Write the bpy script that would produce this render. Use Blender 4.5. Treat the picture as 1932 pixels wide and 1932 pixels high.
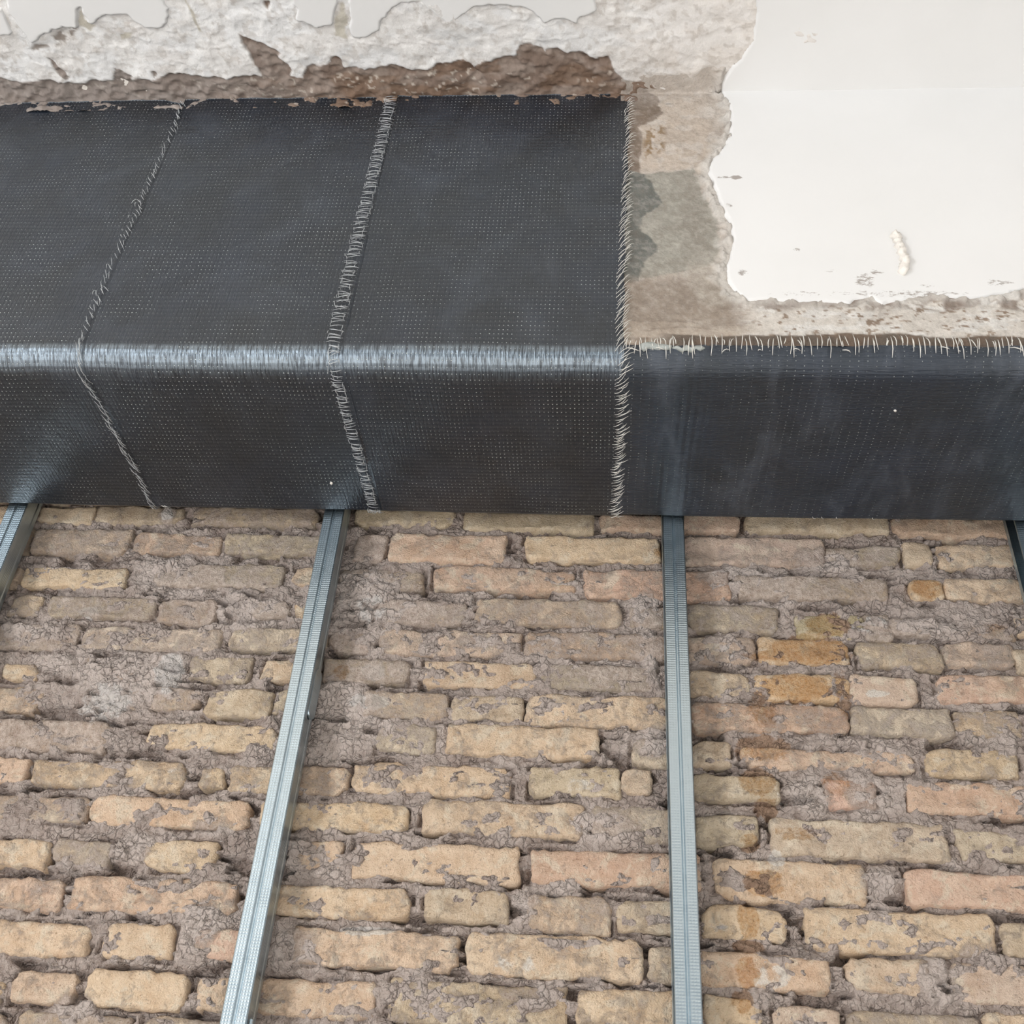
import bpy, math, random
import numpy as np
from mathutils import Matrix, Vector

for o in list(bpy.data.objects):
    bpy.data.objects.remove(o, do_unlink=True)
scene = bpy.context.scene
COL = scene.collection
random.seed(11)
rng = np.random.default_rng(7)

# ------------------------------------------------------------------ camera
CAMZ = 1.60                      # eye height above the floor
R = np.array([[0.996480870031209, 0.05557641729232493, 0.06274661347669673],
              [0.01738293586348256, 0.5952894292552073, -0.8033233028848196],
              [-0.08199822682601536, 0.8015870241327255, 0.5922284470872963]])   # right, down, forward
F = 2053.66
cam_d = bpy.data.cameras.new('camera')
cam = bpy.data.objects.new('camera', cam_d)
COL.objects.link(cam)
cam_d.sensor_fit = 'HORIZONTAL'
cam_d.sensor_width = 36.0
cam_d.lens = F / 1932 * 36.0
cam_d.clip_start = 0.02
m = Matrix.Identity(4)
for i in range(3):
    m[i][0] = R[0][i]; m[i][1] = -R[1][i]; m[i][2] = -R[2][i]
m[2][3] = CAMZ
cam.matrix_world = m
scene.camera = cam

# ------------------------------------------------------------------ light
world = bpy.data.worlds.new('world')
scene.world = world
world.use_nodes = True
wb = world.node_tree.nodes['Background']
wb.inputs[0].default_value = (0.90, 0.95, 1.0, 1)
wb.inputs[1].default_value = 0.42

def area_light(name, loc, target, sx, sy, power, color):
    d = bpy.data.lights.new(name, 'AREA')
    d.shape = 'RECTANGLE'; d.size = sx; d.size_y = sy; d.energy = power; d.color = color
    o = bpy.data.objects.new(name, d)
    COL.objects.link(o)
    o.location = loc
    o.rotation_euler = (Vector(target) - Vector(loc)).to_track_quat('-Z', 'Y').to_euler()
    return o
# daylight from the window opening behind and to the left of the camera
area_light('window_daylight', (-4.3, -2.9, 1.75), (-0.3, 1.5, 2.0), 0.9, 2.3, 145, (0.95, 0.975, 1.0))
# added low sunlight, source unseen: reaches only the floor, whose bounce brightens the ceiling
sun_d = bpy.data.lights.new('bounce_sun', 'SUN'); sun_d.energy = 12.0; sun_d.angle = math.radians(1.0); sun_d.color = (1.0, 0.99, 0.97)
bounce_sun = bpy.data.objects.new('bounce_sun', sun_d); COL.objects.link(bounce_sun)
bounce_sun.rotation_euler = Vector((0.25, 0.78, -0.60)).to_track_quat('-Z', 'Y').to_euler()

vs = scene.view_settings
vs.view_transform = 'Standard'
vs.look = 'None'
vs.gamma = 1.0
vs.use_curve_mapping = False
vs.exposure = 0.17

# ------------------------------------------------------------------ dimensions
ZS = CAMZ + 1.1332     # soffit
Y0 = 1.160             # beam fascia
RB = 0.035             # rounded lower edge
YR = 1.537             # rear edge of the soffit
ZC = CAMZ + 1.818      # ceiling
YS = 1.5450            # stud front flange plane
YW = 1.600             # brick face plane
SEAM1, SEAM2, SEAM3 = -0.802, -0.396, 0.030

def ray(x, y):
    v = np.array([(x - 966.0) / F, (y - 966.0) / F, 1.0])
    return R.T @ v
def px_wall(x, y, Y=YW):
    d = ray(x, y); k = Y / d[1]
    return d[0] * k, CAMZ + d[2] * k
def px_chart(x, y):
    """pixel of the photo -> (X, s) on the plaster chart: s runs up the fascia from the soffit, then out along the ceiling"""
    d = ray(x, y); k = Y0 / d[1]
    z = CAMZ + d[2] * k
    if z <= ZC:
        return d[0] * k, z - ZS
    k = (ZC - CAMZ) / d[2]
    return d[0] * k, (ZC - ZS) + (Y0 - d[1] * k)
SC = ZC - ZS           # chart coordinate of the fascia/ceiling corner

# ------------------------------------------------------------------ numpy noise
def hash2(ix, iy, seed):
    n = (ix.astype(np.int64) * 374761393 + iy.astype(np.int64) * 668265263 + seed * 974634777) & 0xffffffff
    n = ((n ^ (n >> 13)) * 1274126177) & 0xffffffff
    n = n ^ (n >> 16)
    return (n & 0xffff) / 65535.0
def vnoise(x, y, seed=0):
    x = np.asarray(x, float); y = np.asarray(y, float)
    ix = np.floor(x); iy = np.floor(y)
    fx = x - ix; fy = y - iy
    fx = fx * fx * fx * (fx * (fx * 6 - 15) + 10); fy = fy * fy * fy * (fy * (fy * 6 - 15) + 10)
    a = hash2(ix, iy, seed); b = hash2(ix + 1, iy, seed); c = hash2(ix, iy + 1, seed); d = hash2(ix + 1, iy + 1, seed)
    return (a + (b - a) * fx) * (1 - fy) + (c + (d - c) * fx) * fy
def fbm(x, y, oct=4, seed=0, gain=0.5):
    """roughly 0..1 centred on 0.5"""
    t = 0; amp = 1; tot = 0
    cs, sn = math.cos(0.6), math.sin(0.6)
    x = np.asarray(x, float); y = np.asarray(y, float)
    for i in range(oct):
        t = t + amp * vnoise(x, y, seed + i * 17)
        tot += amp; amp *= gain
        x, y = (x * cs - y * sn) * 2.03 + 5.3, (x * sn + y * cs) * 2.03 + 1.7
    return t / tot
def sstep(a, b, x):
    t = np.clip((x - a) / (b - a), 0, 1)
    return t * t * (3 - 2 * t)
def poly_sdf(px, py, poly):
    """signed distance to a polygon, positive inside"""
    poly = np.asarray(poly, float)
    d = np.full(px.shape, 1e9); inside = np.zeros(px.shape, bool)
    n = len(poly)
    for i in range(n):
        ax, ay = poly[i]; bx, by = poly[(i + 1) % n]
        ex, ey = bx - ax, by - ay
        l2 = ex * ex + ey * ey + 1e-12
        t = np.clip(((px - ax) * ex + (py - ay) * ey) / l2, 0, 1)
        d = np.minimum(d, np.hypot(px - ax - t * ex, py - ay - t * ey))
        c = ((ay > py) != (by > py)) & (px < (bx - ax) * (py - ay) / (by - ay + 1e-15) + ax)
        inside ^= c
    return np.where(inside, d, -d)

# ------------------------------------------------------------------ colour
def lin(c):
    r = []
    for v in c[:3]:
        v = v / 255.0
        r.append(v / 12.92 if v <= 0.04045 else ((v + 0.055) / 1.055) ** 2.4)
    return tuple(r)
def lin4(c, a=1.0):
    return (*lin(c), a)

# ------------------------------------------------------------------ node helper
class NT:
    def __init__(self, name):
        self.mat = bpy.data.materials.new(name)
        self.mat.use_nodes = True
        self.nt = self.mat.node_tree
        self.bsdf = self.nt.nodes['Principled BSDF']
    def n(self, t, **kw):
        nd = self.nt.nodes.new(t)
        for k, v in kw.items():
            setattr(nd, k, v)
        return nd
    def link(self, a, b):
        self.nt.links.new(a, b)
    def put(self, sock, v):
        if hasattr(v, 'links') or isinstance(v, bpy.types.NodeSocket):
            self.link(v, sock)
        else:
            sock.default_value = v
    def math(self, op, a, b=0.0, c=0.0, clamp=False):
        nd = self.n('ShaderNodeMath', operation=op, use_clamp=clamp)
        self.put(nd.inputs[0], a); self.put(nd.inputs[1], b); self.put(nd.inputs[2], c)
        return nd.outputs[0]
    def mix(self, f, a, b, mode='MIX'):
        nd = self.n('ShaderNodeMix', data_type='RGBA', blend_type=mode)
        self.put(nd.inputs[0], f); self.put(nd.inputs[6], a); self.put(nd.inputs[7], b)
        return nd.outputs[2]
    def noise(self, vec, scale, detail=4, rough=0.55, dist=0.0, dim='3D'):
        nd = self.n('ShaderNodeTexNoise', noise_dimensions=dim)
        if vec is not None: self.link(vec, nd.inputs['Vector'])
        nd.inputs['Scale'].default_value = scale; nd.inputs['Detail'].default_value = detail
        nd.inputs['Roughness'].default_value = rough; nd.inputs['Distortion'].default_value = dist
        return nd.outputs['Fac']
    def ramp(self, v, a, b, lo=0.0, hi=1.0, smooth=True):
        nd = self.n('ShaderNodeMapRange', interpolation_type='SMOOTHSTEP' if smooth else 'LINEAR')
        self.put(nd.inputs[0], v); self.put(nd.inputs[1], a); self.put(nd.inputs[2], b)
        self.put(nd.inputs[3], lo); self.put(nd.inputs[4], hi)
        return nd.outputs[0]
    def attr(self, name):
        return self.n('ShaderNodeAttribute', attribute_name=name)
    def pos(self):
        return self.n('ShaderNodeNewGeometry').outputs['Position']
    def scaled(self, vec, s):
        nd = self.n('ShaderNodeVectorMath', operation='MULTIPLY')
        self.link(vec, nd.inputs[0]); nd.inputs[1].default_value = s
        return nd.outputs[0]
    def bump(self, h, strength, dist, normal=None):
        nd = self.n('ShaderNodeBump')
        self.put(nd.inputs['Height'], h)
        nd.inputs['Strength'].default_value = strength; nd.inputs['Distance'].default_value = dist
        if normal is not None: self.link(normal, nd.inputs['Normal'])
        return nd.outputs[0]
    def out(self, color=None, rough=None, normal=None, metal=None, spec=None, coat=None):
        b = self.bsdf
        if color is not None: self.put(b.inputs['Base Color'], color)
        if rough is not None: self.put(b.inputs['Roughness'], rough)
        if normal is not None: self.put(b.inputs['Normal'], normal)
        if metal is not None: self.put(b.inputs['Metallic'], metal)
        if spec is not None: self.put(b.inputs['Specular IOR Level'], spec)
        if coat is not None: self.put(b.inputs['Coat Weight'], coat)
        return self.mat

# ------------------------------------------------------------------ materials
def mat_brick():
    t = NT('brick_clay')
    oi = t.n('ShaderNodeObjectInfo')
    p = t.pos()
    off = t.n('ShaderNodeVectorMath', operation='ADD')
    t.link(p, off.inputs[0]); t.link(t.scaled(oi.outputs['Location'], (7.0, 3.0, 5.0)), off.inputs[1])
    v = off.outputs[0]
    a = t.attr('mask')
    sep = t.n('ShaderNodeSeparateColor'); t.link(a.outputs['Color'], sep.inputs[0])
    stain, smear, pale = sep.outputs[0], sep.outputs[1], sep.outputs[2]
    base = oi.outputs['Color']
    n1 = t.noise(v, 22, 5, 0.6)
    n2 = t.noise(v, 75, 6, 0.7)
    c = t.mix(t.ramp(n1, 0.35, 0.7), t.mix(1.0, base, (0.90, 0.87, 0.84, 1), 'MULTIPLY'), t.mix(0.30, base, lin4((230, 207, 178))))
    c = t.mix(t.ramp(n2, 0.32, 0.70), t.mix(1.0, c, (0.86, 0.84, 0.82, 1), 'MULTIPLY'), t.mix(0.22, c, lin4((232, 218, 200))))
    # pale scuffed and efflorescent patches
    n3 = t.noise(v, 30, 6, 0.68, 0.4)
    c = t.mix(t.math('MULTIPLY', t.ramp(n3, 0.51, 0.62), 0.62), c, lin4((226, 212, 190)))
    nd = t.noise(v, 16, 6, 0.7, 0.6)
    c = t.mix(t.math('MULTIPLY', t.ramp(nd, 0.53, 0.63), 0.5), c, t.mix(1.0, c, (0.80, 0.70, 0.60, 1), 'MULTIPLY'))
    pf = t.ramp(t.math('ADD', t.noise(p, 40, 6, 0.65), t.math('MULTIPLY', pale, 0.5)), 0.66, 0.80)
    c = t.mix(t.math('MULTIPLY', pf, 0.85), c, lin4((228, 220, 210)))
    c = t.mix(0.14, c, lin4((232, 220, 204)))
    # mortar smeared over the face
    ns = t.math('ADD', t.math('MULTIPLY', t.noise(p, 38, 8, 0.74, 0.5), 0.72), t.math('MULTIPLY', t.noise(p, 150, 5, 0.7), 0.28))
    sf = t.ramp(t.math('ADD', ns, t.math('MULTIPLY', t.math('ADD', smear, oi.outputs['Alpha']), 0.33)), 0.54, 0.75)
    nm = t.noise(p, 110, 5, 0.7)
    mort = t.mix(t.ramp(nm, 0.3, 0.7), lin4((164, 146, 135)), lin4((216, 201, 191)))
    c = t.mix(t.math('MULTIPLY', sf, 0.82), c, mort)
    # pits
    n4 = t.noise(v, 230, 5, 0.75)
    c = t.mix(t.math('MULTIPLY', t.ramp(n4, 0.55, 0.68), 0.7), c, t.mix(1.0, c, (0.45, 0.37, 0.31, 1), 'MULTIPLY'))
    # damp brown stain
    nst = t.noise(p, 60, 6, 0.7, 0.5)
    stf = t.ramp(t.math('ADD', stain, t.math('MULTIPLY', t.math('SUBTRACT', nst, 0.5), 1.3)), 0.35, 0.62)
    nf = t.noise(p, 190, 5, 0.75)
    c = t.mix(t.math('MULTIPLY', stf, t.ramp(nf, 0.30, 0.62, 0.95, 0.45)), c, t.mix(1.0, c, (0.68, 0.49, 0.29, 1), 'MULTIPLY'))
    h = t.math('ADD', t.math('MULTIPLY', n2, 0.9), t.math('ADD', t.math('MULTIPLY', n4, -0.25), t.math('MULTIPLY', sf, t.math('MULTIPLY', nm, 0.9))))
    fine = t.noise(v, 420, 3, 0.6)
    nrm = t.bump(t.math('ADD', h, t.math('MULTIPLY', fine, 0.5)), 1.0, 0.0065)
    return t.out(c, 0.92, nrm, spec=0.25)

def mat_mortar():
    t = NT('lime_mortar')
    p = t.pos()
    a = t.attr('mask')
    sep = t.n('ShaderNodeSeparateColor'); t.link(a.outputs['Color'], sep.inputs[0])
    stain, light, pale = sep.outputs[0], sep.outputs[1], sep.outputs[2]
    n1 = t.noise(p, 16, 6, 0.62)
    n2 = t.noise(p, 85, 6, 0.72)
    n3 = t.noise(p, 330, 4, 0.65)
    ds = t.n('ShaderNodeTexNoise'); t.link(p, ds.inputs['Vector']); ds.inputs['Scale'].default_value = 60; ds.inputs['Detail'].default_value = 4
    dm = t.n('ShaderNodeVectorMath', operation='MULTIPLY_ADD')
    t.link(ds.outputs['Color'], dm.inputs[0]); dm.inputs[1].default_value = (0.022, 0.022, 0.022); t.link(p, dm.inputs[2])
    vo = t.n('ShaderNodeTexVoronoi', feature='DISTANCE_TO_EDGE'); t.link(dm.outputs[0], vo.inputs['Vector']); vo.inputs['Scale'].default_value = 85
    crumb = t.ramp(vo.outputs['Distance'], 0.0, 0.22)
    crk = t.math('MULTIPLY', t.ramp(vo.outputs['Distance'], 0.05, 0.0), t.ramp(t.noise(p, 26, 4, 0.6), 0.46, 0.60))
    f = t.math('ADD', t.math('MULTIPLY', n1, 0.55), t.math('ADD', t.math('MULTIPLY', n2, 0.30), t.math('MULTIPLY', light, 0.30)))
    c = t.mix(t.ramp(f, 0.30, 0.72), lin4((164, 146, 136)), lin4((217, 202, 193)))
    c = t.mix(t.math('MULTIPLY', t.ramp(n3, 0.54, 0.70), 0.55), c, lin4((208, 197, 188)))
    c = t.mix(t.math('MULTIPLY', t.ramp(n3, 0.44, 0.30), 0.45), c, lin4((92, 77, 68)))
    c = t.mix(t.math('MULTIPLY', crk, 0.42), c, lin4((74, 62, 55)))
    pf = t.ramp(t.math('ADD', t.noise(p, 55, 6, 0.65), t.math('MULTIPLY', pale, 0.5)), 0.66, 0.80)
    c = t.mix(t.math('MULTIPLY', pf, 0.9), c, lin4((226, 218, 212)))
    nst = t.noise(p, 60, 6, 0.7, 0.5)
    stf = t.ramp(t.math('ADD', stain, t.math('MULTIPLY', t.math('SUBTRACT', nst, 0.5), 1.3)), 0.35, 0.62)
    c = t.mix(t.math('MULTIPLY', stf, 0.75), c, t.mix(1.0, c, (0.62, 0.44, 0.28, 1), 'MULTIPLY'))
    h = t.math('ADD', t.math('MULTIPLY', n2, 1.0), t.math('ADD', t.math('MULTIPLY', n3, 0.55), t.math('SUBTRACT', t.math('MULTIPLY', crumb, 0.35), t.math('MULTIPLY', crk, 0.5))))
    return t.out(c, 0.95, t.bump(h, 1.0, 0.0085), spec=0.2)

def mat_coloured(name, bump=0.004, rough=0.9, strength=0.7, grain=0.14):
    """plaster whose patches come from the colour attribute on the mesh; nodes add grain and relief"""
    t = NT(name)
    p = t.pos()
    c = t.attr('Col').outputs['Color']
    n1 = t.noise(p, 45, 6, 0.65); n2 = t.noise(p, 260, 5, 0.65)
    f = t.math('ADD', t.math('MULTIPLY', t.math('SUBTRACT', n1, 0.5), 1.6 * grain), t.math('MULTIPLY', t.math('SUBTRACT', n2, 0.5), 2.2 * grain))
    g = t.math('ADD', f, 1.0)
    cc = t.n('ShaderNodeVectorMath', operation='SCALE')
    t.link(c, cc.inputs[0]); t.link(g, cc.inputs['Scale'])
    h = t.math('ADD', n1, t.math('MULTIPLY', n2, 0.5))
    return t.out(cc.outputs[0], rough, t.bump(h, strength, bump), spec=0.25)

def mat_white():
    t = NT('white_finish_plaster')
    p = t.pos()
    n1 = t.noise(p, 6, 4, 0.5); n2 = t.noise(p, 180, 4, 0.6)
    c = t.mix(n1, lin4((219, 218, 216)), lin4((226, 225, 224)))
    a = t.attr('mask'); sep = t.n('ShaderNodeSeparateColor'); t.link(a.outputs['Color'], sep.inputs[0])
    sc = t.ramp(t.math('ADD', t.noise(t.scaled(p, (1.0, 1.0, 2.4)), 120, 5, 0.7), t.math('MULTIPLY', sep.outputs[0], 0.5)), 0.72, 0.86)
    c = t.mix(t.math('MULTIPLY', sc, 0.75), c, lin4((128, 116, 106)))
    return t.out(c, 0.75, t.bump(t.math('ADD', n1, t.math('MULTIPLY', n2, 0.05)), 0.35, 0.003), spec=0.3)

def mat_carbon(name, du, dv, tint, dots, streak, rot=0.0, aniso=0.35):
    """resin-soaked carbon cloth; UV is in metres (across the sheet, along the sheet)"""
    t = NT(name)
    uv = t.n('ShaderNodeUVMap', uv_map='metres').outputs[0]
    sx = t.n('ShaderNodeSeparateXYZ'); t.link(uv, sx.inputs[0])
    u, v = sx.outputs[0], sx.outputs[1]
    # gentle drift of the weft lines
    comb = t.n('ShaderNodeCombineXYZ'); t.link(u, comb.inputs[0]); t.link(v, comb.inputs[1])
    w1 = t.noise(comb.outputs[0], 5.0, 2, 0.5)
    if dots == 'rows':
        v2 = t.math('ADD', v, t.math('MULTIPLY', t.math('SUBTRACT', w1, 0.5), 0.010)); u2 = u
    else:
        u2 = t.math('ADD', u, t.math('MULTIPLY', t.math('SUBTRACT', w1, 0.5), 0.016)); v2 = v
    cu = t.math('MULTIPLY', u2, 1.0 / du); cv = t.math('MULTIPLY', v2, 1.0 / dv)
    fu = t.math('SUBTRACT', t.math('FRACT', cu), 0.5); fv = t.math('SUBTRACT', t.math('FRACT', cv), 0.5)
    dx = t.math('MULTIPLY', fu, du); dy = t.math('MULTIPLY', fv, dv)
    d = t.math('SQRT', t.math('ADD', t.math('MULTIPLY', dx, dx), t.math('MULTIPLY', dy, dy)))
    cell = t.n('ShaderNodeCombineXYZ')
    t.link(t.math('FLOOR', cu), cell.inputs[0]); t.link(t.math('FLOOR', cv), cell.inputs[1])
    wn = t.n('ShaderNodeTexWhiteNoise', noise_dimensions='2D'); t.link(cell.outputs[0], wn.inputs['Vector'])
    big = t.noise(comb.outputs[0], 9.0, 3, 0.6)
    rad = t.math('MULTIPLY', t.math('ADD', t.math('MULTIPLY', wn.outputs['Value'], 0.6), t.ramp(big, 0.33, 0.60)), 0.00058)
    dot = t.ramp(d, t.math('ADD', rad, 0.0003), t.math('MULTIPLY', rad, 0.5))
    dot = t.math('MULTIPLY', dot, t.ramp(wn.outputs['Value'], 0.08, 0.5, 0.15, 1.0))
    # tow ribs between the stitch lines
    rib = t.math('ABSOLUTE', fv) if dots == 'rows' else t.math('ABSOLUTE', fu)
    rib2 = t.math('ABSOLUTE', fu) if dots == 'rows' else t.math('ABSOLUTE', fv)
    sc = (400.0, 42.0, 1.0) if streak == 'v' else (45.0, 420.0, 1.0)
    fib = t.noise(t.scaled(comb.outputs[0], sc), 1.0, 3, 0.6)
    wav = t.noise(comb.outputs[0], 14.0, 4, 0.55)
    c = t.mix(t.ramp(wav, 0.3, 0.7), tint, t.mix(1.0, tint, (1.5, 1.55, 1.62, 1), 'MULTIPLY'))
    hue = t.noise(comb.outputs[0], 3.4, 3, 0.6)
    c = t.mix(t.ramp(hue, 0.35, 0.65), c, t.mix(1.0, c, (0.90, 1.0, 1.22, 1), 'MULTIPLY'))
    c = t.mix(t.math('MULTIPLY', t.ramp(fib, 0.56, 0.74), 0.35), c, lin4((70, 73, 77)))
    c = t.mix(t.math('MULTIPLY', dot, 0.85 if dots == 'rows' else 0.5), c, lin4((225, 225, 218)))
    hz = t.noise(t.scaled(comb.outputs[0], (9.0, 3.0, 1.0) if dots != 'rows' else (5.0, 4.0, 1.0)), 1.6, 6, 0.68, 0.8)
    c = t.mix(t.math('MULTIPLY', t.ramp(hz, 0.46, 0.72), 0.55 if dots != 'rows' else 0.22), c, lin4((84, 88, 97)))
    h = t.math('ADD', t.math('MULTIPLY', rib, 0.34), t.math('ADD', t.math('MULTIPLY', rib2, 0.28), t.math('ADD', t.math('MULTIPLY', fib, 0.75), t.math('MULTIPLY', dot, 0.4))))
    nb = t.bump(wav, 0.5, 0.006)
    nb = t.bump(h, 1.0, 0.0019, nb)
    rough = t.ramp(t.noise(comb.outputs[0], 22.0, 5, 0.6), 0.3, 0.7, 0.38, 0.50)
    tg = t.n('ShaderNodeTangent', direction_type='UV_MAP', uv_map='metres')
    t.link(tg.outputs[0], t.bsdf.inputs['Tangent'])
    t.bsdf.inputs['Anisotropic'].default_value = aniso
    t.bsdf.inputs['Anisotropic Rotation'].default_value = rot
    t.bsdf.inputs['Specular Tint'].default_value = (0.80, 0.91, 1.0, 1)
    t.bsdf.inputs['Coat Tint'].default_value = (0.86, 0.94, 1.0, 1)
    t.bsdf.inputs['Coat IOR'].default_value = 1.6
    t.bsdf.inputs['Coat Roughness'].default_value = 0.29
    t.link(nb, t.bsdf.inputs['Coat Normal'])
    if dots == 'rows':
        # highlight boosted where the cloth turns the corner: index and specular raised in streaks
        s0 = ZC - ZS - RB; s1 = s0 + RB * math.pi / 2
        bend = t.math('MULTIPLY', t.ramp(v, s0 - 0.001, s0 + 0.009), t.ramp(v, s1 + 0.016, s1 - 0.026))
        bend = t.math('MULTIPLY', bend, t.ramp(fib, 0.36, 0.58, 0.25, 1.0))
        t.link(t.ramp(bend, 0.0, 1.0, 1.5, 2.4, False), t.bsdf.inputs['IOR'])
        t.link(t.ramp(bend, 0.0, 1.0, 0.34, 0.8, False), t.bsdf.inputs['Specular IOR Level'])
        t.bsdf.inputs['Coat Weight'].default_value = 0.75
        return t.out(c, rough, nb)
    return t.out(c, rough, nb, spec=0.55, coat=0.5)

def mat_steel():
    t = NT('galvanised_steel')
    p = t.pos()
    sx = t.n('ShaderNodeSeparateXYZ'); t.link(p, sx.inputs[0])
    k1 = t.math('SINE', t.math('MULTIPLY', sx.outputs[2], 2 * math.pi / 0.0042))
    k2 = t.math('SINE', t.math('MULTIPLY', sx.outputs[0], 2 * math.pi / 0.0042))
    n = t.noise(p, 35, 4, 0.6)
    c = t.mix(n, (0.47, 0.57, 0.63, 1), (0.57, 0.66, 0.71, 1))
    h = t.math('MULTIPLY', t.math('ADD', k1, 1.0), t.math('ADD', k2, 1.6))
    nb = t.bump(h, 0.16, 0.0004)
    return t.out(c, t.ramp(n, 0.3, 0.7, 0.29, 0.36), nb, metal=1.0)

def mat_plain(name, col, rough=0.6, metal=0.0, var=0.1, bump=0.0):
    t = NT(name)
    n = t.noise(t.pos(), 90, 4, 0.6)
    c = t.mix(n, tuple(v * (1 - var) for v in col[:3]) + (1,), tuple(min(1, v * (1 + var)) for v in col[:3]) + (1,))
    return t.out(c, rough, t.bump(n, 0.6, bump) if bump else None, metal=metal)

M = {}
M['brick'] = mat_brick()
M['mortar'] = mat_mortar()
M['bed'] = mat_coloured('rough_plaster_bed', 0.003, 0.92, 0.6, 0.09)
M['bare'] = mat_coloured('bare_concrete_face', 0.004, 0.85, 0.8, 0.22)
M['white'] = mat_white()
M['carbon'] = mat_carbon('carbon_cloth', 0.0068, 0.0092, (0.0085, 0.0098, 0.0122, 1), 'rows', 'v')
M['carbon_long'] = mat_carbon('carbon_cloth_lengthwise', 0.0125, 0.0072, (0.0100, 0.0118, 0.0160, 1), 'cols', 'h', 0.25, 0.8)
M['steel'] = mat_steel()
M['fibre_white'] = mat_plain('glass_fibre_white', (0.74, 0.72, 0.67), 0.35)
M['fibre_grey'] = mat_plain('glass_fibre_grey', (0.50, 0.52, 0.53), 0.3, 0, 0.25)
M['concrete'] = mat_plain('concrete', (0.30, 0.27, 0.24), 0.9, 0, 0.2, 0.004)
M['crumb'] = mat_plain('plaster_crumb', lin((230, 224, 216)), 0.85, 0, 0.08, 0.003)
M['floor'] = mat_plain('screed_floor', (0.66, 0.645, 0.63), 0.8, 0, 0.12, 0.003)
M['resin'] = mat_plain('grey_resin', lin((158, 162, 158)), 0.3, 0, 0.2, 0.004)

# ------------------------------------------------------------------ mesh helpers
def link_obj(name, me, mat, parent=None):
    o = bpy.data.objects.new(name, me)
    COL.objects.link(o)
    if mat is not None and me is not None: me.materials.append(mat)
    if parent is not None: o.parent = parent
    return o
def empty(name, loc):
    o = bpy.data.objects.new(name, None)
    COL.objects.link(o); o.location = loc
    o.empty_display_size = 0.05
    return o
def mesh_raw(name, verts, faces, smooth=True):
    me = bpy.data.meshes.new(name)
    me.from_pydata([tuple(v) for v in verts], [], faces)
    me.update()
    if smooth: me.polygons.foreach_set('use_smooth', [True] * len(me.polygons))
    return me
def quads_mesh(name, P, Q, attrs=None, uv=None, smooth=True):
    """P (n,3), Q (k,4) numpy -> mesh with float-colour attributes"""
    me = bpy.data.meshes.new(name)
    n = len(P); k = len(Q)
    me.vertices.add(n); me.vertices.foreach_set('co', np.ascontiguousarray(P, np.float32).ravel())
    me.loops.add(k * 4); me.loops.foreach_set('vertex_index', np.ascontiguousarray(Q, np.int32).ravel())
    me.polygons.add(k)
    me.polygons.foreach_set('loop_start', np.arange(0, k * 4, 4, dtype=np.int32))
    me.polygons.foreach_set('use_smooth', np.full(k, smooth, bool))
    me.update(calc_edges=True)
    for nm, a in (attrs or {}).items():
        at = me.color_attributes.new(nm, 'FLOAT_COLOR', 'POINT')
        full = np.ones((n, 4), np.float32); full[:, :a.shape[1]] = a
        at.data.foreach_set('color', full.ravel())
    if uv is not None:
        l = me.uv_layers.new(name='metres')
        l.data.foreach_set('uv', np.ascontiguousarray(uv[Q.ravel()], np.float32).ravel())
    return me
def grid_quads(nu, nv, flip=False):
    i, j = np.meshgrid(np.arange(nu - 1), np.arange(nv - 1), indexing='ij')
    a = i * nv + j
    q = np.stack([a, a + nv, a + nv + 1, a + 1], -1).reshape(-1, 4)
    return q[:, ::-1] if flip else q
def keep_cells(P, Q, vmask, *extra):
    """drop the quads none of whose corners are wanted, then unused vertices"""
    Q = Q[vmask[Q].any(axis=1)]
    used = np.unique(Q)
    re = np.full(len(P), -1); re[used] = np.arange(len(used))
    return (P[used], re[Q]) + tuple(e[used] for e in extra)
def tag(o, label=None, cat=None, group=None, kind=None):
    if label: o['label'] = label
    if cat: o['category'] = cat
    if group: o['group'] = group
    if kind: o['kind'] = kind
    return o
def box_mesh(name, x0, x1, y0, y1, z0, z1):
    v = [(x, y, z) for x in (x0, x1) for y in (y0, y1) for z in (z0, z1)]
    f = [(0, 1, 3, 2), (4, 6, 7, 5), (0, 4, 5, 1), (2, 3, 7, 6), (0, 2, 6, 4), (1, 5, 7, 3)]
    return mesh_raw(name, v, f, False)
def apply_bevel(o, w, seg=2):
    b = o.modifiers.new('bevel', 'BEVEL'); b.width = w; b.segments = seg
    return o

# ================================================================== SETTING
tag(link_obj('floor', box_mesh('floor', -4.5, 4.5, -4.5, YW + 0.3, -0.1, 0.0), M['floor']), kind='structure')
ceiling = tag(link_obj('ceiling', box_mesh('ceiling', -4.5, 4.5, -4.5, YW + 0.3, ZC + 0.006, ZC + 0.2), M['crumb']), kind='structure')

# ------------------------------------------------------------------ brick wall
wall = tag(link_obj('wall_back', box_mesh('wall_back', -4.5, 4.5, YW + 0.045, YW + 0.3, 0.0, ZC + 0.006), M['mortar']), kind='structure')

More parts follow.
